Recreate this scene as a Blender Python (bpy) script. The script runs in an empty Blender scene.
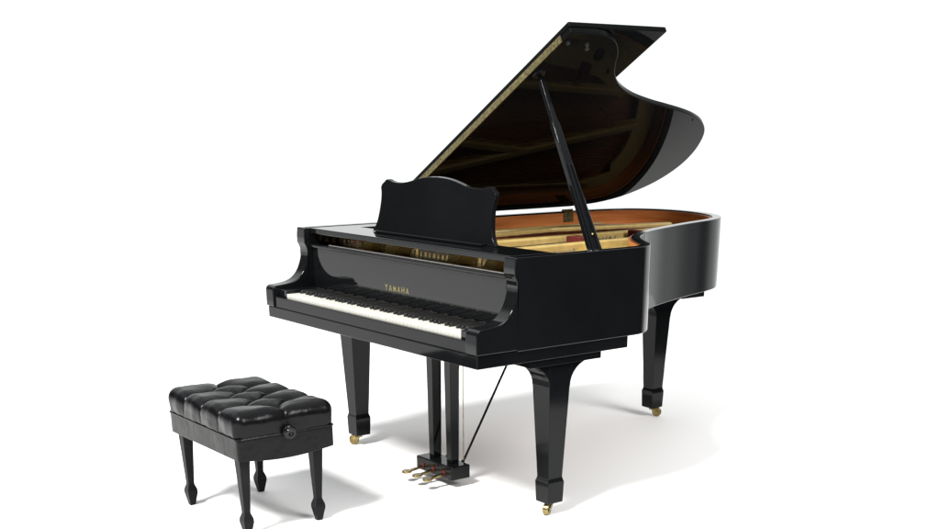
import bpy, bmesh, math, random
from mathutils import Vector, Matrix
random.seed(4)
scene = bpy.context.scene
R = math.radians

# ------------------------------------------------------------ camera
cam_data = bpy.data.cameras.new("camera")
cam = bpy.data.objects.new("camera", cam_data)
scene.collection.objects.link(cam)
cam.location = (4.8436, -2.5063, 1.4532)
cam.rotation_euler = (math.pi / 2 - 0.3798, 0, 0.9098)
cam_data.sensor_width = 36
cam_data.lens = 46.585
cam_data.shift_x = -0.0280
cam_data.shift_y = 0.3526
cam_data.clip_start = 0.05
cam_data.clip_end = 500
scene.camera = cam

# ------------------------------------------------------------ studio surround (white all round, unlit side of the studio to the right)
WHITE = 1.12
world = bpy.data.worlds.new("World")
scene.world = world
world.use_nodes = True
nt = world.node_tree
nt.nodes.clear()
wo = nt.nodes.new("ShaderNodeOutputWorld")
bg = nt.nodes.new("ShaderNodeBackground")
tc = nt.nodes.new("ShaderNodeTexCoord")
dt = nt.nodes.new("ShaderNodeVectorMath"); dt.operation = 'DOT_PRODUCT'
dt.inputs[1].default_value = (0.79, 0.61, 0.0)
mr = nt.nodes.new("ShaderNodeMapRange"); mr.interpolation_type = 'SMOOTHSTEP'
mr.inputs['From Min'].default_value = 0.44
mr.inputs['From Max'].default_value = 0.84
mx = nt.nodes.new("ShaderNodeMix"); mx.data_type = 'RGBA'
mx.inputs['A'].default_value = (0.965, 0.99, 0.985, 1)
mx.inputs['B'].default_value = (0.012, 0.012, 0.014, 1)
nt.links.new(tc.outputs['Generated'], dt.inputs[0])
nt.links.new(dt.outputs['Value'], mr.inputs['Value'])
nt.links.new(mr.outputs['Result'], mx.inputs['Factor'])
# studio above the front-left of the piano is unlit; overhead and everything low is white
def vmath(val, a):
    n = nt.nodes.new("ShaderNodeVectorMath"); n.operation = 'DOT_PRODUCT'; n.inputs[1].default_value = a
    nt.links.new(tc.outputs['Generated'], n.inputs[0]); return n.outputs['Value']
def step(sock, a, b_):
    n = nt.nodes.new("ShaderNodeMapRange"); n.interpolation_type = 'SMOOTHSTEP'
    n.inputs['From Min'].default_value = a; n.inputs['From Max'].default_value = b_
    nt.links.new(sock, n.inputs['Value']); return n.outputs['Result']
def mul(a, c):
    n = nt.nodes.new("ShaderNodeMath"); n.operation = 'MULTIPLY'
    nt.links.new(a, n.inputs[0]); nt.links.new(c, n.inputs[1]); return n.outputs[0]
front = step(vmath(0, (-0.79, -0.61, 0)), 0.74, 0.90)
front2 = step(vmath(0, (0.35, -0.94, 0)), 0.30, 0.60)
mxx = nt.nodes.new("ShaderNodeMath"); mxx.operation = 'MAXIMUM'
nt.links.new(front, mxx.inputs[0]); nt.links.new(front2, mxx.inputs[1])
up1 = step(vmath(0, (0, 0, 1)), 0.015, 0.09)
up2 = step(vmath(0, (0, 0, -1)), -0.75, -0.60)
mask = mul(mul(mxx.outputs[0], up1), up2)
mx2 = nt.nodes.new("ShaderNodeMix"); mx2.data_type = 'RGBA'
mx2.inputs['B'].default_value = (0.05, 0.052, 0.055, 1)
nt.links.new(mask, mx2.inputs['Factor'])
nt.links.new(mx.outputs['Result'], mx2.inputs['A'])
nt.links.new(mx2.outputs['Result'], bg.inputs['Color'])
top = nt.nodes.new("ShaderNodeMapRange")          # added overhead fill in the world strength, level with the rest
top.inputs['To Min'].default_value = WHITE; top.inputs['To Max'].default_value = WHITE * 1.0
top.inputs['From Min'].default_value = 0.62; top.inputs['From Max'].default_value = 0.82
nt.links.new(vmath(0, (0, 0, 1)), top.inputs['Value'])
nt.links.new(top.outputs['Result'], bg.inputs['Strength'])
bg.inputs['Strength'].default_value = WHITE
nt.links.new(bg.outputs[0], wo.inputs[0])

# key softbox, high in front of the keyboard
key_data = bpy.data.lights.new("key_softbox", 'AREA')
key_data.shape = 'DISK'
key_data.size = 2.6
key_data.energy = 3000
key_data.color = (1.0, 0.985, 0.96)
key = bpy.data.objects.new("key_softbox", key_data)
scene.collection.objects.link(key)
key.location = Vector((0.9, 0.4, 0.3)) + Vector((0.30, -0.95, 1.15)).normalized() * 12
key.rotation_euler = (Vector((0.9, 0.4, 0.3)) - key.location).to_track_quat('-Z', 'Y').to_euler()

# second, larger softbox high on the treble side: opens up the inside of the case
fill_data = bpy.data.lights.new("side_softbox", 'AREA')
fill_data.shape = 'DISK'
fill_data.size = 4.0
fill_data.energy = 900
fill_data.color = (1.0, 0.99, 0.97)
fill = bpy.data.objects.new("side_softbox", fill_data)
scene.collection.objects.link(fill)
fill.location = Vector((0.5, 1.0, 0.8)) + Vector((0.95, 0.12, 0.62)).normalized() * 10
fill.rotation_euler = (Vector((0.5, 1.0, 0.8)) - fill.location).to_track_quat('-Z', 'Y').to_euler()

scene.view_settings.view_transform = 'Standard'
scene.view_settings.look = 'None'
scene.view_settings.exposure = 0
scene.view_settings.gamma = 1

# ------------------------------------------------------------ materials
def mat(name, col, rough, metal=0.0, spec=0.5, coat=0.0):
    m = bpy.data.materials.new(name); m.use_nodes = True
    b = m.node_tree.nodes['Principled BSDF']
    b.inputs['Base Color'].default_value = (*col, 1)
    b.inputs['Roughness'].default_value = rough
    b.inputs['Metallic'].default_value = metal
    b.inputs['Specular IOR Level'].default_value = spec
    b.inputs['Coat Weight'].default_value = coat
    b.inputs['Coat Roughness'].default_value = 0.05
    return m, b, m.node_tree

def noise_var(nt, b, c1, c2, scale, rough=None, stretch=(1, 1, 1), bump=0.0, detail=4):
    tc = nt.nodes.new('ShaderNodeTexCoord'); mp = nt.nodes.new('ShaderNodeMapping')
    mp.inputs['Scale'].default_value = stretch
    nz = nt.nodes.new('ShaderNodeTexNoise'); nz.inputs['Scale'].default_value = scale; nz.inputs['Detail'].default_value = detail
    nt.links.new(tc.outputs['Object'], mp.inputs[0]); nt.links.new(mp.outputs[0], nz.inputs['Vector'])
    r = nt.nodes.new('ShaderNodeValToRGB')
    r.color_ramp.elements[0].position = 0.3; r.color_ramp.elements[0].color = (*c1, 1)
    r.color_ramp.elements[1].position = 0.7; r.color_ramp.elements[1].color = (*c2, 1)
    nt.links.new(nz.outputs['Fac'], r.inputs[0]); nt.links.new(r.outputs[0], b.inputs['Base Color'])
    if rough:
        m2 = nt.nodes.new('ShaderNodeMapRange')
        m2.inputs['To Min'].default_value = rough[0]; m2.inputs['To Max'].default_value = rough[1]
        nt.links.new(nz.outputs['Fac'], m2.inputs['Value']); nt.links.new(m2.outputs[0], b.inputs['Roughness'])
    if bump:
        bp = nt.nodes.new('ShaderNodeBump'); bp.inputs['Strength'].default_value = bump; bp.inputs['Distance'].default_value = 0.002
        nt.links.new(nz.outputs['Fac'], bp.inputs['Height']); nt.links.new(bp.outputs[0], b.inputs['Normal'])

POLISH, b, t = mat('black_polish', (0.004, 0.0045, 0.005), 0.05, spec=0.27)
noise_var(t, b, (0.0035, 0.004, 0.0045), (0.005, 0.0055, 0.006), 3, rough=(0.03, 0.08))
LIDP, b, t = mat('dimmed_lid_polish', (0.004, 0.0042, 0.0045), 0.02, spec=0.5)
b.inputs['IOR'].default_value = 1.085  # case polish again, reflections dimmed in the material to darken the lid
noise_var(t, b, (0.0035, 0.0038, 0.004), (0.005, 0.0052, 0.0055), 3, rough=(0.01, 0.035))
FRAME, b, t = mat('dimmed_polish', (0.004, 0.0043, 0.0047), 0.06, spec=0.5)
b.inputs['IOR'].default_value = 1.24  # same polish as the case, reflections weakened to darken legs and front parts
noise_var(t, b, (0.0035, 0.0038, 0.0042), (0.005, 0.0054, 0.006), 4, rough=(0.04, 0.10))
SATIN, b, t = mat('black_satin', (0.006, 0.006, 0.007), 0.35, spec=0.08)
noise_var(t, b, (0.005, 0.005, 0.006), (0.009, 0.009, 0.01), 12, rough=(0.3, 0.42))
GOLD, b, t = mat('plate_gold_paint', (0.5, 0.37, 0.14), 0.42, metal=0.2)
noise_var(t, b, (0.38, 0.275, 0.09), (0.48, 0.35, 0.125), 30, rough=(0.36, 0.5), bump=0.08)
BRASS, b, t = mat('brass', (0.62, 0.45, 0.16), 0.25, metal=1.0)
noise_var(t, b, (0.17, 0.125, 0.05), (0.36, 0.28, 0.12), 25, rough=(0.18, 0.36))
HINGE, b, t = mat('aged_brass', (0.5, 0.43, 0.2), 0.45, metal=0.8)
noise_var(t, b, (0.07, 0.058, 0.026), (0.26, 0.22, 0.10), 130, rough=(0.35, 0.55), bump=0.3)
WOOD, b, t = mat('inner_rim_wood', (0.3, 0.11, 0.035), 0.28, spec=0.4)
noise_var(t, b, (0.30, 0.085, 0.022), (0.60, 0.21, 0.06), 2.2, rough=(0.22, 0.36), stretch=(1, 1, 16), detail=6)
SPRUCE, b, t = mat('soundboard_spruce', (0.2, 0.09, 0.035), 0.35)
noise_var(t, b, (0.26, 0.09, 0.03), (0.42, 0.16, 0.055), 4, stretch=(14, 1, 1), detail=5)
STEEL, b, t = mat('string_steel', (0.45, 0.43, 0.42), 0.3, metal=1.0)
noise_var(t, b, (0.40, 0.38, 0.36), (0.5, 0.48, 0.46), 40)
COPPER, b, t = mat('string_copper', (0.4, 0.13, 0.07), 0.35, metal=1.0)
noise_var(t, b, (0.3, 0.09, 0.045), (0.46, 0.16, 0.09), 40)
FELT, b, t = mat('red_felt', (0.35, 0.02, 0.02), 0.95, spec=0.1)
noise_var(t, b, (0.09, 0.016, 0.013), (0.13, 0.026, 0.02), 120, bump=0.3)
IVORY, b, t = mat('white_key_plastic', (0.8, 0.78, 0.72), 0.25)
noise_var(t, b, (0.50, 0.49, 0.45), (0.54, 0.53, 0.49), 8)
EBONY, b, t = mat('black_key_plastic', (0.012, 0.012, 0.012), 0.3)
noise_var(t, b, (0.008, 0.008, 0.008), (0.018, 0.018, 0.018), 60, rough=(0.22, 0.38))
LETTER, b, t = mat('gilt_lettering', (0.75, 0.55, 0.18), 0.35, metal=0.6)
noise_var(t, b, (0.30, 0.25, 0.10), (0.40, 0.33, 0.14), 60)
RUBBER, b, t = mat('black_rubber', (0.02, 0.02, 0.02), 0.7, spec=0.2)
noise_var(t, b, (0.015, 0.015, 0.015), (0.03, 0.03, 0.03), 60)
LEATHER, b, t = mat('black_leather', (0.003, 0.003, 0.0035), 0.36, spec=0.14)
def leather_nodes(b, t):
    tc = t.nodes.new('ShaderNodeTexCoord')
    v = t.nodes.new('ShaderNodeTexVoronoi'); v.inputs['Scale'].default_value = 420
    n = t.nodes.new('ShaderNodeTexNoise'); n.inputs['Scale'].default_value = 14; n.inputs['Detail'].default_value = 5
    t.links.new(tc.outputs['Object'], v.inputs['Vector']); t.links.new(tc.outputs['Object'], n.inputs['Vector'])
    b1 = t.nodes.new('ShaderNodeBump'); b1.inputs['Strength'].default_value = 0.15; b1.inputs['Distance'].default_value = 0.0006
    b2 = t.nodes.new('ShaderNodeBump'); b2.inputs['Strength'].default_value = 0.6; b2.inputs['Distance'].default_value = 0.006
    t.links.new(v.outputs['Distance'], b1.inputs['Height']); t.links.new(n.outputs['Fac'], b2.inputs['Height'])
    t.links.new(b2.outputs[0], b1.inputs['Normal']); t.links.new(b1.outputs[0], b.inputs['Normal'])
    m2 = t.nodes.new('ShaderNodeMapRange'); m2.inputs['To Min'].default_value = 0.16; m2.inputs['To Max'].default_value = 0.34
    t.links.new(n.outputs['Fac'], m2.inputs['Value']); t.links.new(m2.outputs[0], b.inputs['Roughness'])
leather_nodes(b, t)
FLOOR, b, t = mat('white_sweep', (0.88, 0.88, 0.88), 0.6, spec=0.15)
noise_var(t, b, (0.88, 0.88, 0.88), (0.89, 0.89, 0.89), 1.5, rough=(0.55, 0.7))

# ------------------------------------------------------------ mesh helpers
def new_obj(name, bm, material, parent=None, bevel=0.0, angle=35, segs=2, smooth=True):
    me = bpy.data.meshes.new(name)
    bmesh.ops.recalc_face_normals(bm, faces=bm.faces[:])
    for f in bm.faces: f.smooth = smooth
    bm.to_mesh(me); bm.free()
    if smooth: me.set_sharp_from_angle(angle=R(angle))
    me.materials.append(material)
    o = bpy.data.objects.new(name, me)
    scene.collection.objects.link(o)
    if parent: o.parent = parent
    if bevel:
        md = o.modifiers.new('bevel', 'BEVEL'); md.width = bevel; md.segments = segs
        md.limit_method = 'ANGLE'; md.angle_limit = R(angle); md.harden_normals = True
    return o

def box(bm, x0, x1, y0, y1, z0, z1, M=None):
    vs = [bm.verts.new((x, y, z)) for z in (z0, z1) for x, y in ((x0, y0), (x1, y0), (x1, y1), (x0, y1))]
    for q in ((0, 1, 2, 3), (4, 5, 6, 7), (0, 1, 5, 4), (1, 2, 6, 5), (2, 3, 7, 6), (3, 0, 4, 7)):
        bm.faces.new([vs[i] for i in q])
    if M is not None: bmesh.ops.transform(bm, matrix=M, verts=vs)
    return vs

def prism(bm, pts, fn0, fn1):
    a = [bm.verts.new(fn0(p)) for p in pts]; c = [bm.verts.new(fn1(p)) for p in pts]
    n = len(pts)
    bm.faces.new(a); bm.faces.new(c)
    for i in range(n): bm.faces.new((a[i], a[(i + 1) % n], c[(i + 1) % n], c[i]))

def ring(bm, outer, inner, z0, z1, closed=True):
    n = len(outer)
    L = [[bm.verts.new((p[0], p[1], z)) for p in loop] for loop, z in ((outer, z0), (outer, z1), (inner, z1), (inner, z0))]
    rng = range(n) if closed else range(n - 1)
    for i in rng:
        j = (i + 1) % n
        for k in range(4):
            A, B = L[k], L[(k + 1) % 4]
            bm.faces.new((A[i], A[j], B[j], B[i]))
    if not closed:
        for i in (0, n - 1): bm.faces.new([L[k][i] for k in range(4)])

def frustum(bm, levels, cx=0, cy=0, n=4):
    """stack of square (or n-gon) sections: (z, halfwidth_x, halfwidth_y)"""
    rows = []
    for z, hx, hy in levels:
        if n == 4: pts = ((-hx, -hy), (hx, -hy), (hx, hy), (-hx, hy))
        else: pts = [(hx * math.cos(2 * math.pi * i / n), hy * math.sin(2 * math.pi * i / n)) for i in range(n)]
        rows.append([bm.verts.new((cx + x, cy + y, z)) for x, y in pts])
    for a, c in zip(rows, rows[1:]):
        for i in range(n): bm.faces.new((a[i], a[(i + 1) % n], c[(i + 1) % n], c[i]))
    bm.faces.new(rows[0]); bm.faces.new(rows[-1])

def lathe(bm, prof, M, n=20):
    rows = []
    for z, r in prof:
        rows.append([bm.verts.new(M @ Vector((r * math.cos(2 * math.pi * i / n), r * math.sin(2 * math.pi * i / n), z))) for i in range(n)])
    for a, c in zip(rows, rows[1:]):
        for i in range(n): bm.faces.new((a[i], a[(i + 1) % n], c[(i + 1) % n], c[i]))
    bm.faces.new(rows[0]); bm.faces.new(rows[-1])

def axis_matrix(p0, direction):
    return Matrix.Translation(Vector(p0)) @ Vector(direction).to_track_quat('Z', 'Y').to_matrix().to_4x4()

def rod(bm, p0, p1, r, n=10, r1=None):
    d = Vector(p1) - Vector(p0)
    lathe(bm, [(0, r), (d.length, r1 if r1 else r)], axis_matrix(p0, d), n)

def bar(bm, p0, p1, w, h, up=(0, 0, 1)):
    p0, p1 = Vector(p0), Vector(p1); d = (p1 - p0); L = d.length; d.normalize()
    s = d.cross(Vector(up)).normalized(); u = s.cross(d)
    M = Matrix((( d.x, s.x, u.x, p0.x), (d.y, s.y, u.y, p0.y), (d.z, s.z, u.z, p0.z), (0, 0, 0, 1)))
    box(bm, 0, L, -w / 2, w / 2, -h / 2, h / 2, M)

def smooth_loop(pts, sub=5):
    """Catmull-Rom through an open list"""
    out = []
    n = len(pts)
    for i in range(n - 1):
        p0 = Vector(pts[max(i - 1, 0)]); p1 = Vector(pts[i]); p2 = Vector(pts[i + 1]); p3 = Vector(pts[min(i + 2, n - 1)])
        for k in range(sub):
            t = k / sub
            out.append(tuple(0.5 * ((2 * p1) + (p2 - p0) * t + (2 * p0 - 5 * p1 + 4 * p2 - p3) * t * t + (3 * p1 - p0 - 3 * p2 + p3) * t ** 3)))
    out.append(tuple(pts[-1]))
    return out

def offset_open(pts, d):
    out = []
    n = len(pts)
    for i, p in enumerate(pts):
        a = Vector(pts[max(i - 1, 0)]); c = Vector(pts[min(i + 1, n - 1)])
        t = (c - a).normalized(); nn = Vector((-t.y, t.x))
        dd = d(i / (n - 1), p) if callable(d) else d
        out.append((p[0] + nn.x * dd, p[1] + nn.y * dd))
    return out

def empty(name, loc, label, cat):
    o = bpy.data.objects.new(name, None); scene.collection.objects.link(o)
    o.location = loc; o['label'] = label; o['category'] = cat
    o.empty_display_size = 0.1
    return o

# ------------------------------------------------------------ the floor
bm = bmesh.new()
fl = [(-6.5, -7), (3.0, -7), (3.1, -3), (3.0, 1.2), (2.7, 2.4), (0.4, 6.4), (-1.5, 7.0), (-4, 6.6), (-6, 4.5), (-7, 1)]
bm.faces.new([bm.verts.new((x, y, 0)) for x, y in fl])
floor = new_obj('floor', bm, FLOOR, smooth=False)
floor['kind'] = 'structure'

# ============================================================ GRAND PIANO
W = 1.51; ZT = 0.986; ZB = 0.665; TH = 0.5191
piano = empty('grand_piano', (0, 0, 0), 'glossy black grand piano with its lid propped open, keyboard towards the bench', 'piano')

# ---- case rim
bent = [(1.51, 0.18), (1.51, 0.40), (1.51, 0.60), (1.51, 0.74), (1.500, 0.80), (1.455, 0.868), (1.385, 0.918), (1.315, 0.965),
        (1.24, 1.025), (1.17, 1.10), (1.105, 1.195), (1.04, 1.32), (0.985, 1.45), (0.935, 1.58), (0.885, 1.73), (0.845, 1.86),
        (0.79, 1.975), (0.70, 2.075), (0.58, 2.145), (0.44, 2.185), (0.30, 2.19), (0.18, 2.155), (0.08, 2.08), (0.022, 1.96), (0.0, 1.80)]
outer = smooth_loop(bent, 6) + [(0, 1.5), (0, 1.0), (0, 0.5), (0, 0.18)]
inner = offset_open(outer, 0.042)
inner2 = offset_open(outer, 0.052)
bm = bmesh.new(); ring(bm, outer, inner, ZB, ZT, closed=False)
bmesh.ops.delete(bm, geom=[f for f in bm.faces if all(abs(v.co.y - 0.18) < 1e-6 for v in f.verts)], context='FACES_ONLY')
new_obj('case_rim', bm, POLISH, piano, bevel=0.004, angle=40)
bm = bmesh.new(); ring(bm, offset_open(outer, 0.043), inner2, 0.80, ZT - 0.008, closed=False)
new_obj('inner_rim', bm, WOOD, piano, bevel=0.001)

# ---- arms (cheeks) with scroll profile
prof = [(0.0, 0.67), (0.0, 0.738), (0.004, 0.750), (0.014, 0.757), (0.042, 0.759), (0.085, 0.764), (0.118, 0.775), (0.142, 0.793),
        (0.160, 0.817), (0.174, 0.85), (0.180, 0.88), (0.176, 0.905), (0.166, 0.925), (0.166, 0.955), (0.170, ZT), (0.18, ZT), (0.18, 0.67)]
profs = prof[:3] + smooth_loop(prof[3:13], 4) + prof[13:]
for x0 in (0.0, W - 0.064):
    bm = bmesh.new(); prism(bm, profs, lambda p: (x0, p[0], p[1]), lambda p: (x0 + 0.064, p[0], p[1]))
    bmesh.ops.delete(bm, geom=[f for f in bm.faces if all(abs(v.co.y - 0.18) < 1e-6 for v in f.verts)], context='FACES_ONLY')
    new_obj('arm', bm, POLISH, piano, bevel=0.004, angle=30, segs=3)
    # cheek lining behind the arm, hides the action well
for x0, x1 in ((0.042, 0.064), (W - 0.064, W - 0.042)):
    bm = bmesh.new(); box(bm, x0, x1, 0.181, 0.40, 0.67, ZT - 0.002)
    new_obj('cheek_lining', bm, POLISH, piano, bevel=0.002)

# ---- keybed, key slip, key blocks
bm = bmesh.new(); box(bm, 0.004, W - 0.004, 0.006, 0.718, 0.622, 0.6685)
new_obj('keybed', bm, FRAME, piano, bevel=0.003)
bm = bmesh.new(); box(bm, 0.0645, W - 0.0645, 0.008, 0.028, 0.669, 0.713)
new_obj('key_slip', bm, FRAME, piano, bevel=0.003)
for x0, x1 in ((0.0645, 0.130), (W - 0.130, W - 0.0645)):
    bm = bmesh.new(); box(bm, x0, x1, 0.029, 0.20, 0.669, 0.742)
    new_obj('key_block', bm, POLISH, piano, bevel=0.004, segs=3)
bm = bmesh.new()
box(bm, 0.30, 1.20, 0.10, 0.60, 0.596, 0.6215)
new_obj('lyre_mounting_board', bm, FRAME, piano, bevel=0.003)

# ---- keys
KW = 1.250 / 52; X0 = 0.130; KZ = 0.728
def key_mesh(w, y0, y1, z0, z1, bev):
    bm = bmesh.new(); box(bm, 0, w, y0, y1, z0, z1)
    return bm
wk = None; bk = None
for i in range(52):
    if wk is None:
        bm = key_mesh(KW - 0.0014, 0.031, 0.20, 0.705, KZ, 0)
        wk = new_obj('white_key', bm, IVORY, piano, bevel=0.0012); o = wk
    else:
        o = wk.copy(); scene.collection.objects.link(o); o.parent = piano
    o.location = (X0 + i * KW, 0, 0)
    # keys start on A; black key follows A, C, D, F, G
    nm = 'ABCDEFG'[i % 7]
    if nm in 'ACDFG' and i < 51:
        if bk is None:
            bm = bmesh.new()
            prism(bm, [(0.083, KZ), (0.088, KZ + 0.0105), (0.093, KZ + 0.0122), (0.199, KZ + 0.0125), (0.199, KZ)],
                  lambda p: (-0.0056, p[0], p[1]), lambda p: (0.0056, p[0], p[1]))
            bk = new_obj('black_key', bm, EBONY, piano, bevel=0.0015); o = bk
        else:
            o = bk.copy(); scene.collection.objects.link(o); o.parent = piano
        o.location = (X0 + (i + 1) * KW + {'A': .0015, 'C': -.0018, 'D': .0018, 'F': -.0022, 'G': 0}[nm], 0, 0.0003)
bm = bmesh.new(); box(bm, 0.131, W - 0.131, 0.2005, 0.206, 0.70, 0.7335)
new_obj('key_felt', bm, FELT, piano)

# ---- fallboard with lettering
bm = bmesh.new()
fb = [(0.2065, 0.742), (0.2060, 0.80), (0.2052, 0.87), (0.2045, 0.905), (0.226, 0.905), (0.226, 0.735), (0.2075, 0.735)]
prism(bm, fb, lambda p: (0.0655, p[0], p[1]), lambda p: (W - 0.0655, p[0], p[1]))
fallboard = new_obj('fallboard', bm, POLISH, piano, bevel=0.0015)
bm = bmesh.new(); box(bm, 0.0655, W - 0.0655, 0.190, 0.2265, 0.9065, 0.919)
new_obj('fallboard_rail', bm, POLISH, piano, bevel=0.004, segs=3)
bm = bmesh.new(); box(bm, 0.2, W - 0.1, 0.206, 0.216, 0.9195, 0.9245)
new_obj('hinge_strip', bm, STEEL, piano, bevel=0.001)
LET = {'Y': [((0, 1), (.5, .5)), ((1, 1), (.5, .5)), ((.5, .5), (.5, 0))],
       'A': [((0, 0), (.5, 1)), ((1, 0), (.5, 1)), ((.2, .33), (.8, .33))],
       'M': [((0, 0), (.05, 1)), ((.05, 1), (.5, .1)), ((.5, .1), (.95, 1)), ((.95, 1), (1, 0))],
       'H': [((0, 0), (0, 1)), ((1, 0), (1, 1)), ((0, .52), (1, .52))]}
lx = 0.632; LH = 0.0235; LW = 0.0155; LZ = 0.784
for k, ch in enumerate('YAMAHA'):
    bm = bmesh.new(); x = lx + k * 0.0298
    for a, c in LET[ch]:
        bar(bm, (x + a[0] * LW, 0.2058, LZ + a[1] * LH), (x + c[0] * LW, 0.2058, LZ + c[1] * LH), 0.0012, 0.0030, up=(0.0, -1, 0.0001) if False else (1, 0, 0) if abs(a[0] - c[0]) < .3 else (0, 0, 1))
    new_obj('letter', bm, LETTER, fallboard, smooth=False)

# ---- music shelf and desk
bm = bmesh.new(); box(bm, 0.0655, W - 0.0655, 0.198, 0.392, 0.962, 0.985)
new_obj('music_shelf', bm, POLISH, piano, bevel=0.004, segs=3)
bm = bmesh.new(); box(bm, 0.0535, 0.155, 0.3925, 0.64, 0.962, 0.984)
new_obj('desk_slide', bm, POLISH, piano, bevel=0.003)
half = [(0.0, 1.213), (0.05, 1.211), (0.10, 1.206), (0.15, 1.197), (0.20, 1.187), (0.25, 1.182), (0.30, 1.183), (0.335, 1.190), (0.352, 1.190),
        (0.366, 1.180), (0.379, 1.172), (0.385, 1.158), (0.380, 1.145), (0.376, 1.12), (0.378, 1.08), (0.388, 1.03), (0.405, 1.0), (0.418, 0.9865)]
hs = smooth_loop(half, 4)
pts = [(0.772 + x, z) for x, z in hs] + [(0.772 - x, z) for x, z in reversed(hs[1:])]
bm = bmesh.new()
dy = lambda z: 0.33 + (z - 0.985) * 0.16
prism(bm, pts, lambda p: (p[0], dy(p[1]), p[1]), lambda p: (p[0], dy(p[1]) + 0.018, p[1] + 0.002))
new_obj('music_desk', bm, FRAME, piano, bevel=0.004, segs=3, angle=45)
bm = bmesh.new(); box(bm, 0.42, 1.14, 0.300, 0.329, 0.9855, 0.995)
new_obj('desk_ledge', bm, FRAME, piano, bevel=0.003)

# ---- soundboard, plate, struts, strings
bm = bmesh.new()
prism(bm, [p for p in offset_open(outer, 0.040) if p[1] > 0.49], lambda p: (p[0], p[1], 0.845), lambda p: (p[0], p[1], 0.86))
new_obj('soundboard', bm, SPRUCE, piano)
PZ = 0.905
def plate_w(t, p):
    x, y = p
    if y < 0.7: return 0.12
    if x > 0.9: return 0.15
    if x < 0.06: return 0.11
    return 0.14 + 0.03 * max(0, (y - 1.9) / 0.3)
po = offset_open(outer, 0.053); pi_ = offset_open(outer, plate_w)
keep = [i for i, p in enumerate(outer) if p[1] >= 0.40]
po = [po[i] for i in keep]; pi_ = [pi_[i] for i in keep]
bm = bmesh.new(); ring(bm, po, pi_, PZ - 0.014, PZ, closed=False)
box(bm, 0.0655, W - 0.0655, 0.24, 0.56, PZ - 0.0138, PZ + 0.0002)
plate = new_obj('iron_plate', bm, GOLD, piano, bevel=0.004, angle=60)
struts = [((0.135, 0.46), (0.43, 2.02)), ((0.41, 0.46), (0.30, 1.36)), ((0.67, 0.46), (0.60, 1.80)), ((0.94, 0.46), (0.86, 1.46)), ((1.19, 0.46), (1.12, 1.02))]
for a, c in struts:
    bm = bmesh.new(); bar(bm, (a[0], a[1], PZ + 0.012), (c[0], c[1], PZ + 0.008), 0.034, 0.056)
    new_obj('plate_strut', bm, GOLD, piano, bevel=0.010, segs=3)
bm = bmesh.new(); bar(bm, (0.112, 0.665, PZ + 0.009), (0.112, 1.86, PZ + 0.009), 0.014, 0.03)
new_obj('plate_lip', bm, GOLD, piano, bevel=0.005, segs=3)
# raised web beside the treble strings
bm = bmesh.new()
web = [(0.47, 0.98), (0.56, 1.10), (0.66, 1.24), (0.75, 1.44), (0.80, 1.60), (0.86, 1.46), (0.80, 1.22), (0.72, 1.04)]
bm = bmesh.new()
prism(bm, [(1.30, 0.72), (1.10, 0.83), (0.92, 0.98), (0.80, 1.14), (0.72, 1.32), (0.70, 1.48), (0.66, 1.66), (0.56, 1.84), (0.62, 1.92), (0.76, 1.80), (0.86, 1.55), (0.95, 1.30), (1.10, 1.06), (1.32, 0.87)],
      lambda p: (p[0], p[1], PZ - 0.006), lambda p: (p[0], p[1], PZ + 0.006))
new_obj('treble_web', bm, GOLD, piano, bevel=0.004)
bm = bmesh.new(); lathe(bm, [(0, 0.030), (0.004, 0.030)], axis_matrix((0.775, 1.60, PZ + 0.0062), (0, 0, 1)), 24)
new_obj('plate_port_shade', bm, SATIN, piano)  # solid black disc laid on the web as the shade of a hole
bm = bmesh.new(); lathe(bm, [(0, 0.018), (0.004, 0.018), (0.008, 0.010)], axis_matrix((0.70, 1.70, PZ + 0.0062), (0, 0, 1)), 6)
new_obj('plate_emblem', bm, BRASS, piano)

arc = smooth_loop([(0.40, 1.90), (0.47, 1.80), (0.54, 1.69), (0.61, 1.54), (0.655, 1.38), (0.72, 1.22), (0.84, 1.03), (1.0, 0.89), (1.16, 0.79), (1.32, 0.715)], 10)
def arc_at(t):
    f = t * (len(arc) - 1); i = min(int(f), len(arc) - 2); f -= i
    return (arc[i][0] * (1 - f) + arc[i + 1][0] * f, arc[i][1] * (1 - f) + arc[i + 1][1] * f)
for k in range(64):
    t = k / 63
    e = arc_at(t); s = (0.43 + 0.93 * t, 0.42)
    bm = bmesh.new(); rod(bm, (s[0], s[1], PZ + 0.010), (e[0], e[1], PZ + 0.010), 0.0014, 4)
    new_obj('string', bm, STEEL, piano, smooth=False)
for k in range(24):
    t = k / 23
    s = (0.08 + 0.30 * t, 0.42); e = (0.13 + 0.36 * t, 1.80 + 0.20 * math.sin(t * 2.4))
    bm = bmesh.new(); rod(bm, (s[0], s[1], PZ + 0.018), (e[0], e[1], PZ + 0.018), 0.0023 - 0.0008 * t, 5)
    new_obj('string', bm, COPPER, piano, smooth=False)
hp = None
for k in range(44):
    e = arc_at(k / 43)
    if hp is None:
        bm = bmesh.new(); lathe(bm, [(0, 0.0035), (0.016, 0.0035)], Matrix(), 8)
        hp = new_obj('hitch_pin', bm, STEEL, piano); o = hp
    else:
        o = hp.copy(); scene.collection.objects.link(o); o.parent = piano
    o.location = (e[0], e[1], PZ + 0.004)
tp = None
for k in range(88):
    if tp is None:
        bm = bmesh.new(); lathe(bm, [(0, 0.0033), (0.024, 0.0033)], Matrix(), 8)
        tp = new_obj('tuning_pin', bm, STEEL, piano); o = tp
    else:
        o = tp.copy(); scene.collection.objects.link(o); o.parent = piano
    o.location = (0.10 + 1.30 * k / 87, 0.345 + 0.013 * (k % 4), PZ)
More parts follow.
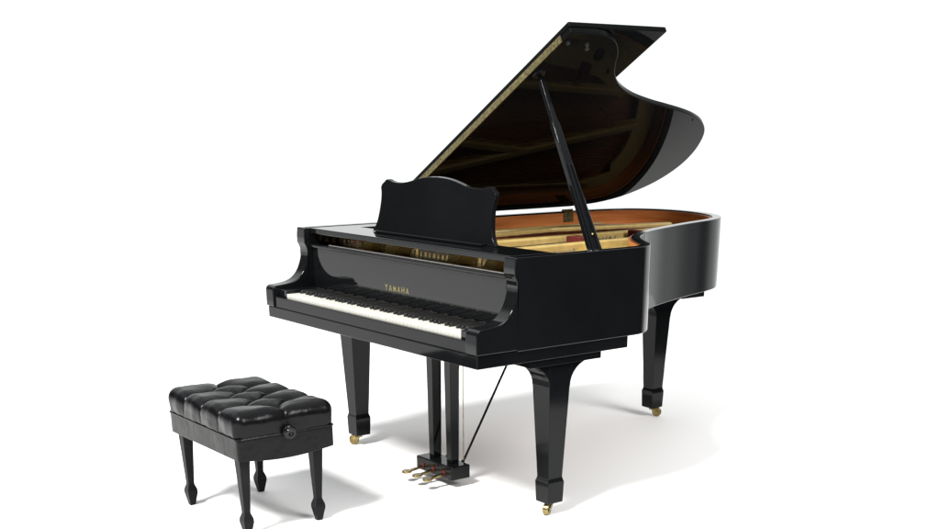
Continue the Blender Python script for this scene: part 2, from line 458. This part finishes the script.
for (x0, x1, y0, y1) in ((0.18, 0.37, 0.58, 0.61), (0.43, 0.62, 0.58, 0.61), (0.69, 0.90, 0.58, 0.61), (0.96, 1.16, 0.58, 0.61), (1.0, 1.1, 0.70, 0.72)):
    bm = bmesh.new(); box(bm, x0, x1, y0, y1, PZ + 0.0065, PZ + 0.0085)
    new_obj('felt_strip', bm, FELT, piano)
for x0, x1, y0, y1 in ((0.70, 0.79, 1.10, 1.17), (0.655, 0.74, 1.51, 1.55)):
    bm = bmesh.new(); box(bm, x0, x1, y0, y1, PZ + 0.0065, PZ + 0.042)
    new_obj('felt_block', bm, FELT, piano, bevel=0.003)
# gold agraffe castings seen through the slot under the music shelf
for x in (0.33, 0.52, 0.95, 1.18):
    bm = bmesh.new()
    prism(bm, [(0.262, 0.905), (0.30, 0.948), (0.34, 0.955), (0.40, 0.955), (0.40, 0.905)], lambda p: (x, p[0], p[1]), lambda p: (x + 0.07, p[0], p[1]))
    new_obj('plate_lug', bm, GOLD, piano, bevel=0.008, segs=3)
# ---- hinge on the spine
for y in (0.85, 1.675):
    bm = bmesh.new(); box(bm, 0.0525, 0.056, y - 0.032, y + 0.032, 0.935, 0.984)
    rod(bm, (0.045, y - 0.034, 0.990), (0.045, y + 0.034, 0.990), 0.006, 10)
    new_obj('lid_butt_hinge', bm, HINGE, piano, bevel=0.001)

# ---- lid, built flat then tilted about the spine
Mlid = Matrix.Translation((0, 0, ZT)) @ Matrix.Rotation(-TH, 4, 'Y')
YF = 0.615
lid_r = [(1.455, YF), (1.455, 0.74), (1.445, 0.80), (1.41, 0.87), (1.345, 0.935), (1.27, 0.985), (1.195, 1.045), (1.115, 1.145), (1.05, 1.27), (0.998, 1.42),
         (0.965, 1.54), (0.925, 1.68), (0.885, 1.79), (0.83, 1.895), (0.755, 1.98), (0.66, 2.045), (0.55, 2.095), (0.43, 2.12), (0.31, 2.11), (0.21, 2.065), (0.12, 1.98), (0.065, 1.86), (0.04, 1.70)]
lo = [lid_r[0]] + smooth_loop(lid_r[1:], 6) + [(0.036, 1.4), (0.036, YF)]
bm = bmesh.new()
prism(bm, lo, lambda p: Mlid @ Vector((p[0], p[1], 0)), lambda p: Mlid @ Vector((p[0], p[1], 0.022)))
lid = new_obj('lid', bm, LIDP, piano, bevel=0.0035, angle=40, segs=3)
bm = bmesh.new(); box(bm, 0.036, 1.455, YF + 0.002, YF + 0.49, 0.0245, 0.0445, Mlid)
new_obj('lid_flap', bm, LIDP, lid, bevel=0.004, segs=3)
bm = bmesh.new(); box(bm, 0.05, 1.40, YF - 0.0035, YF - 0.0005, 0.001, 0.021, Mlid)
for k in range(27):
    c = Mlid @ Vector((0.075 + k * 0.05, YF - 0.0035, 0.011 + (0.004 if k % 2 else -0.004)))
    lathe(bm, [(0, 0.0022), (0.001, 0.0015)], axis_matrix(c, (0, -1, 0)), 6)
rod(bm, Mlid @ Vector((0.05, YF - 0.001, 0.0232)), Mlid @ Vector((1.40, YF - 0.001, 0.0232)), 0.0022, 8)
new_obj('long_hinge', bm, HINGE, lid)
for (x, y) in ((1.395, 0.735), (1.37, 0.755), (1.40, 0.64)):
    bm = bmesh.new(); lathe(bm, [(-0.008, 0.007), (0, 0.008)], Mlid @ Matrix.Translation((x, y, 0)), 12)
    new_obj('rubber_bumper', bm, RUBBER, lid)
bm = bmesh.new(); lathe(bm, [(-0.006, 0.020), (-0.005, 0.024), (0, 0.026)], Mlid @ Matrix.Translation((1.195, 0.655, 0)), 18)
new_obj('prop_cup', bm, SATIN, lid)
bm = bmesh.new(); lathe(bm, [(-0.005, 0.004), (0, 0.005)], Mlid @ Matrix.Translation((0.86, 1.80, 0)), 10)
new_obj('rubber_bumper', bm, RUBBER, lid)

# ---- prop stick
pb = Vector((1.432, 0.640, 0.90)); pt = Mlid @ Vector((1.195, 0.655, -0.006))
d = (pt - pb); L = d.length; dn = d.normalized()
yv = Vector((0, 1, 0)); yv = (yv - dn * yv.dot(dn)).normalized(); xv = yv.cross(dn)
Mp = Matrix(((xv.x, yv.x, dn.x, pb.x), (xv.y, yv.y, dn.y, pb.y), (xv.z, yv.z, dn.z, pb.z), (0, 0, 0, 1)))
bm = bmesh.new()
prism(bm, [(-0.031, 0.0), (0.031, 0.0), (0.029, 0.10), (0.025, 0.20), (0.0205, 0.34), (0.0175, 0.50), (0.0175, 0.58), (0.012, 0.60), (0.0105, L - 0.02), (0.006, L), (-0.004, L), (-0.0085, L - 0.02), (-0.011, 0.60), (-0.0175, 0.58), (-0.0175, 0.50), (-0.0205, 0.34), (-0.025, 0.20), (-0.029, 0.10)],
      lambda p: Mp @ Vector((-0.010, p[0], p[1])), lambda p: Mp @ Vector((0.010, p[0], p[1])))
prop = new_obj('prop_stick', bm, POLISH, piano, bevel=0.0025, segs=2)
for s in (-1, 1):
    bm = bmesh.new()
    prism(bm, [(s * 0.022, 0.04), (s * 0.011, 0.04), (s * 0.006, 0.42), (s * 0.0115, 0.42)], lambda p: Mp @ Vector((0.0102, p[0], p[1])), lambda p: Mp @ Vector((0.0165, p[0], p[1])))
    new_obj('prop_rail', bm, POLISH, prop, bevel=0.002)
bm = bmesh.new(); lathe(bm, [(0.0102, 0.006), (0.016, 0.006), (0.018, 0.003)], Mp @ Matrix.Translation((0, 0.0, 0.14)) @ Matrix.Rotation(math.pi / 2, 4, 'Y'), 12)
new_obj('prop_pin', bm, BRASS, prop)

# ---- legs with casters
def leg(cx, cy, ang, swivel):
    g = bpy.data.objects.new('leg', None)
    bm = bmesh.new()
    # tapered shaft, collar and foot block
    frustum(bm, [(0.048, 0.034, 0.034), (0.051, 0.0368, 0.0368), (0.130, 0.0395, 0.0395), (0.143, 0.0355, 0.0355), (0.150, 0.0342, 0.0342),
                 (0.594, 0.0535, 0.0535)])
    # curved brackets fore and aft carrying the load to the plate
    br = []
    for k in range(9):
        a = k / 8 * math.pi / 2
        br.append((0.0490 + 0.108 * (1 - math.cos(a)), 0.50 + 0.092 * math.sin(a)))
    for s in (-1, 1):
        pp = [(s * (0.049), 0.594)] + [(s * q[0], q[1]) for q in br]
        prism(bm, pp, lambda p: (-0.0515, p[0], p[1]), lambda p: (0.0515, p[0], p[1]))
    box(bm, -0.085, 0.085, -0.17, 0.17, 0.595, 0.6205)
    bmesh.ops.transform(bm, matrix=Matrix.Translation((cx, cy, 0)) @ Matrix.Rotation(ang, 4, 'Z'), verts=bm.verts[:])
    o = new_obj('leg', bm, FRAME, piano, bevel=0.003, angle=28, segs=2)
    C = Matrix.Translation((cx, cy, 0)) @ Matrix.Rotation(swivel, 4, 'Z')
    bm = bmesh.new()
    lathe(bm, [(0.040, 0.016), (0.0476, 0.018)], C, 16)
    for s in (-1, 1):
        prism(bm, [(0.012, 0.041), (-0.014, 0.041), (-0.034, 0.030), (-0.036, 0.018), (-0.028, 0.016), (-0.006, 0.030)],
              lambda p: C @ Vector((p[0], s * 0.0125, p[1])), lambda p: C @ Vector((p[0], s * 0.0155, p[1])))
    box(bm, -0.016, 0.012, -0.0155, 0.0155, 0.0365, 0.0405, C)
    new_obj('caster_fork', bm, BRASS, o, bevel=0.001)
    bm = bmesh.new()
    lathe(bm, [(-0.011, 0.010), (-0.011, 0.020), (-0.007, 0.0235), (0.007, 0.0235), (0.011, 0.020), (0.011, 0.010)], C @ Matrix.Translation((-0.026, 0, 0.0236)) @ Matrix.Rotation(math.pi / 2, 4, 'X'), 24)
    new_obj('caster_wheel', bm, BRASS, o)
    return o
leg(1.408, 0.425, 0, R(120))
leg(0.058, 0.405, 0, R(60))
leg(0.492, 1.885, 0, R(215))

# underside beams
bm = bmesh.new(); box(bm, 0.08, 0.745, 1.80, 1.95, 0.6215, 0.664)
new_obj('underside_beam', bm, SATIN, piano, bevel=0.003)
bm = bmesh.new(); bar(bm, (0.5, 1.78, 0.73), (0.9, 0.70, 0.73), 0.09, 0.11)
new_obj('underside_beam', bm, SATIN, piano, bevel=0.003)
bm = bmesh.new(); box(bm, 0.045, W - 0.045, 0.64, 0.716, 0.669, 0.80)
new_obj('underside_beam', bm, SATIN, piano, bevel=0.003)

# ---- pedal lyre
LY = 0.36
bm = bmesh.new(); box(bm, 0.664, 0.920, 0.312, 0.408, 0.034, 0.092)
lyre = new_obj('pedal_lyre', bm, FRAME, piano, bevel=0.006, segs=3)
for x in (0.733, 0.858):
    bm = bmesh.new()
    frustum(bm, [(0.0925, 0.0165, 0.020), (0.58, 0.0225, 0.024), (0.594, 0.030, 0.03)], x, LY + 0.004)
    new_obj('lyre_post', bm, FRAME, lyre, bevel=0.002)
bm = bmesh.new(); box(bm, 0.63, 0.96, 0.27, 0.45, 0.578, 0.5945)
new_obj('lyre_head', bm, FRAME, lyre, bevel=0.004)
for a, c in (((0.757, 0.412, 0.085), (0.785, 0.47, 0.594)), ((0.862, 0.412, 0.085), (0.89, 0.735, 0.655))):
    bm = bmesh.new(); rod(bm, a, c, 0.0050, 10)
    lathe(bm, [(0, 0.008), (0.014, 0.008)], axis_matrix((a[0], a[1] - 0.004, a[2] - 0.003), Vector(c) - Vector(a)), 10)
    new_obj('brace_rod', bm, SATIN, lyre)
for x in (0.760, 0.800, 0.866):
    bm = bmesh.new(); rod(bm, (x, 0.4145, 0.09), (x, 0.415, 0.594), 0.0018, 8)
    new_obj('pedal_rod', bm, BRASS, lyre)
for x in (0.716, 0.792, 0.868):
    bm = bmesh.new()
    top = []; n = 12
    outline = [(-0.0075, 0.313), (-0.009, 0.262)] + [(-0.0205 * math.sin(a), 0.222 - 0.020 * math.cos(math.pi - a) if False else 0.228 + 0.022 * math.cos(a)) for a in [math.pi * (0.15 + 0.85 * k / 8) for k in range(9)]]
    right = [(-q[0], q[1]) for q in reversed(outline[:-1])]
    pts = outline + right
    def hz(y): return 0.060 - 0.010 * math.sin(min(1, max(0, (0.313 - y) / 0.11)) * math.pi / 2)
    prism(bm, pts, lambda p: (x + p[0], p[1], hz(p[1]) - 0.009), lambda p: (x + p[0], p[1], hz(p[1])))
    new_obj('pedal', bm, BRASS, lyre, bevel=0.002, segs=2)
    bm = bmesh.new(); box(bm, x - 0.009, x + 0.009, 0.3085, 0.3118, 0.046, 0.068)
    new_obj('pedal_felt', bm, FELT, lyre, bevel=0.001)

# ============================================================ BENCH
bench = empty('piano_bench', (0.692, -0.462, 0), 'low button-tufted black leather bench on four spade-foot legs before the keyboard', 'bench')
HX, HY = 0.294, 0.200
def rr(hx, hy, r, n=6):
    out = []
    for cx, cy, a0 in ((hx - r, hy - r, 0), (-hx + r, hy - r, 90), (-hx + r, -hy + r, 180), (hx - r, -hy + r, 270)):
        for k in range(n + 1):
            a = R(a0 + 90 * k / n); out.append((cx + r * math.cos(a), cy + r * math.sin(a)))
    return out
# apron with a bowed lower edge on the short ends
bm = bmesh.new()
ap = []
base = rr(HX - 0.004, HY - 0.004, 0.014)
dense = []
for i, p in enumerate(base):
    q = base[(i + 1) % len(base)]; m = max(1, int(math.dist(p, q) / 0.02))
    for k in range(m): dense.append((p[0] + (q[0] - p[0]) * k / m, p[1] + (q[1] - p[1]) * k / m))
def zlow(p):
    if abs(p[0]) > HX - 0.01 and abs(p[1]) < HY - 0.03:
        u = abs(p[1]) / (HY - 0.03); return 0.292 - 0.014 * (1 - u * u)
    return 0.292
prism(bm, dense, lambda p: (p[0], p[1], zlow(p)), lambda p: (p[0], p[1], 0.368))
new_obj('apron', bm, LEATHER, bench, bevel=0.003)
bm = bmesh.new()
pl = rr(HX - 0.003, HY - 0.003, 0.018, 8); n = len(pl); rows = []
for i, p in enumerate(pl):
    a = Vector(pl[i - 1]); c = Vector(pl[(i + 1) % n]); tt = (c - a).normalized(); nn = Vector((tt.y, -tt.x))
    rows.append([bm.verts.new((p[0] + nn.x * 0.004 * math.cos(u), p[1] + nn.y * 0.004 * math.cos(u), 0.3715 + 0.004 * math.sin(u))) for u in [2 * math.pi * k / 8 for k in range(8)]])
for i in range(n):
    for k in range(8): bm.faces.new((rows[i][k], rows[(i + 1) % n][k], rows[(i + 1) % n][(k + 1) % 8], rows[i][(k + 1) % 8]))
new_obj('piping', bm, LEATHER, bench)

# tufted cushion
buttons = [(x, y) for y in (-0.095, 0.095) for x in (-0.145, 0.0, 0.145)] + [(x, 0.0) for x in (-0.2175, -0.0725, 0.0725, 0.2175)]
segs_ = []
for bx_, by_ in buttons:
    if abs(by_) > 0.01:
        segs_.append(((bx_, by_), (bx_, math.copysign(0.30, by_))))
        for dx in (-0.0725, 0.0725): segs_.append(((bx_, by_), (bx_ + dx, 0)))
for s in (-1, 1):
    segs_.append(((s * 0.2175, 0), (s * 0.40, 0)))
def segd(p, a, c):
    ax, ay = a; dx, dy_ = c[0] - ax, c[1] - ay
    t = max(0, min(1, ((p[0] - ax) * dx + (p[1] - ay) * dy_) / (dx * dx + dy_ * dy_)))
    return math.hypot(p[0] - ax - t * dx, p[1] - ay - t * dy_)
def pillow(px, py):
    d = min(segd((px, py), a, c) for a, c in segs_)
    b = min(math.hypot(px - x, py - y) for x, y in buttons)
    t = min(1, d / 0.066)
    h = 0.0155 * max(0, 1 - (1 - t) ** 2.0) ** 0.75
    h -= 0.0035 * math.exp(-d / 0.0045)
    h -= 0.018 * math.exp(-(b / 0.020) ** 1.3)
    return h
RR = 0.034; emax = RR * math.pi / 2 + 0.046; ZC = 0.453
ix, iy = HX - RR - 0.003, HY - RR - 0.003
NX, NY = 270, 200
bm = bmesh.new(); g = []
for j in range(NY + 1):
    row = []
    for i in range(NX + 1):
        px = (i / NX * 2 - 1) * (ix + emax); py = (j / NY * 2 - 1) * (iy + emax)
        ex = max(0, abs(px) - ix); ey = max(0, abs(py) - iy)
        # square grid to rounded corner: keep the largest of both as the run-down
        e = math.hypot(ex, ey)
        if e > 1e-9:
            m = max(ex, ey); ux, uy = ex / e, ey / e; e = m if (ex > 0 and ey > 0) else e
        else: ux = uy = 0
        sx, sy = math.copysign(1, px), math.copysign(1, py)
        if e < RR * math.pi / 2:
            ph = e / RR; ho = RR * math.sin(ph); zz = -RR * (1 - math.cos(ph)); nh, nz = math.sin(ph), math.cos(ph)
        else:
            ho = RR; zz = -RR - (e - RR * math.pi / 2); nh, nz = 1, 0
        bx_ = sx * min(abs(px), ix) + sx * ux * ho; by_ = sy * min(abs(py), iy) + sy * uy * ho
        fade = 1 if e < RR * 1.3 else max(0, 1 - (e - RR * 1.3) / (emax - RR * 1.3)) ** 0.6
        h = pillow(px if abs(px) < ix + RR else sx * (ix + RR), py if abs(py) < iy + RR else sy * (iy + RR)) * fade
        if ex > 0 or ey > 0: h *= 0.5 + 0.5 * (1 - min(1, e / 0.045))
        h += 0.0012 * math.sin(px * 61 + py * 23) * math.sin(py * 47 - px * 31)
        row.append(bm.verts.new((bx_ + sx * ux * nh * h, by_ + sy * uy * nh * h, ZC + zz + nz * h)))
    g.append(row)
for j in range(NY):
    for i in range(NX): bm.faces.new((g[j][i], g[j][i + 1], g[j + 1][i + 1], g[j + 1][i]))
new_obj('cushion', bm, LEATHER, bench, angle=80)
bp = None
for x, y in buttons:
    if bp is None:
        bm = bmesh.new(); lathe(bm, [(-0.004, 0.009), (0.0, 0.009), (0.003, 0.007), (0.0045, 0.003)], Matrix(), 14)
        bp = new_obj('tuft_button', bm, LEATHER, bench); o = bp
    else:
        o = bp.copy(); scene.collection.objects.link(o); o.parent = bench
    o.location = (x, y, ZC + pillow(x, y) + 0.003)

for x, y in ((-0.238, -0.160), (0.238, -0.160), (0.238, 0.140), (-0.232, 0.140)):
    bm = bmesh.new()
    frustum(bm, [(0.0, 0.0105, 0.0105), (0.010, 0.0125, 0.0125), (0.052, 0.0205, 0.0205), (0.066, 0.0195, 0.0195), (0.086, 0.0125, 0.0125), (0.095, 0.0125, 0.0125), (0.291, 0.0215, 0.0215)], x, y)
    new_obj('leg', bm, SATIN, bench, bevel=0.0015, angle=20)
for s in (1, -1):
    bm = bmesh.new()
    M = Matrix.Translation((s * (HX - 0.004), 0.002, 0.377)) @ Matrix.Rotation(s * math.pi / 2, 4, 'Y')
    lathe(bm, [(0, 0.008), (0.006, 0.008), (0.007, 0.022), (0.010, 0.0245), (0.014, 0.0245), (0.0155, 0.0225), (0.018, 0.0235), (0.023, 0.0235), (0.025, 0.020), (0.0245, 0.016), (0.027, 0.014), (0.027, 0.008), (0.025, 0.006)], M, 28)
    new_obj('height_knob', bm, POLISH, bench, angle=50)
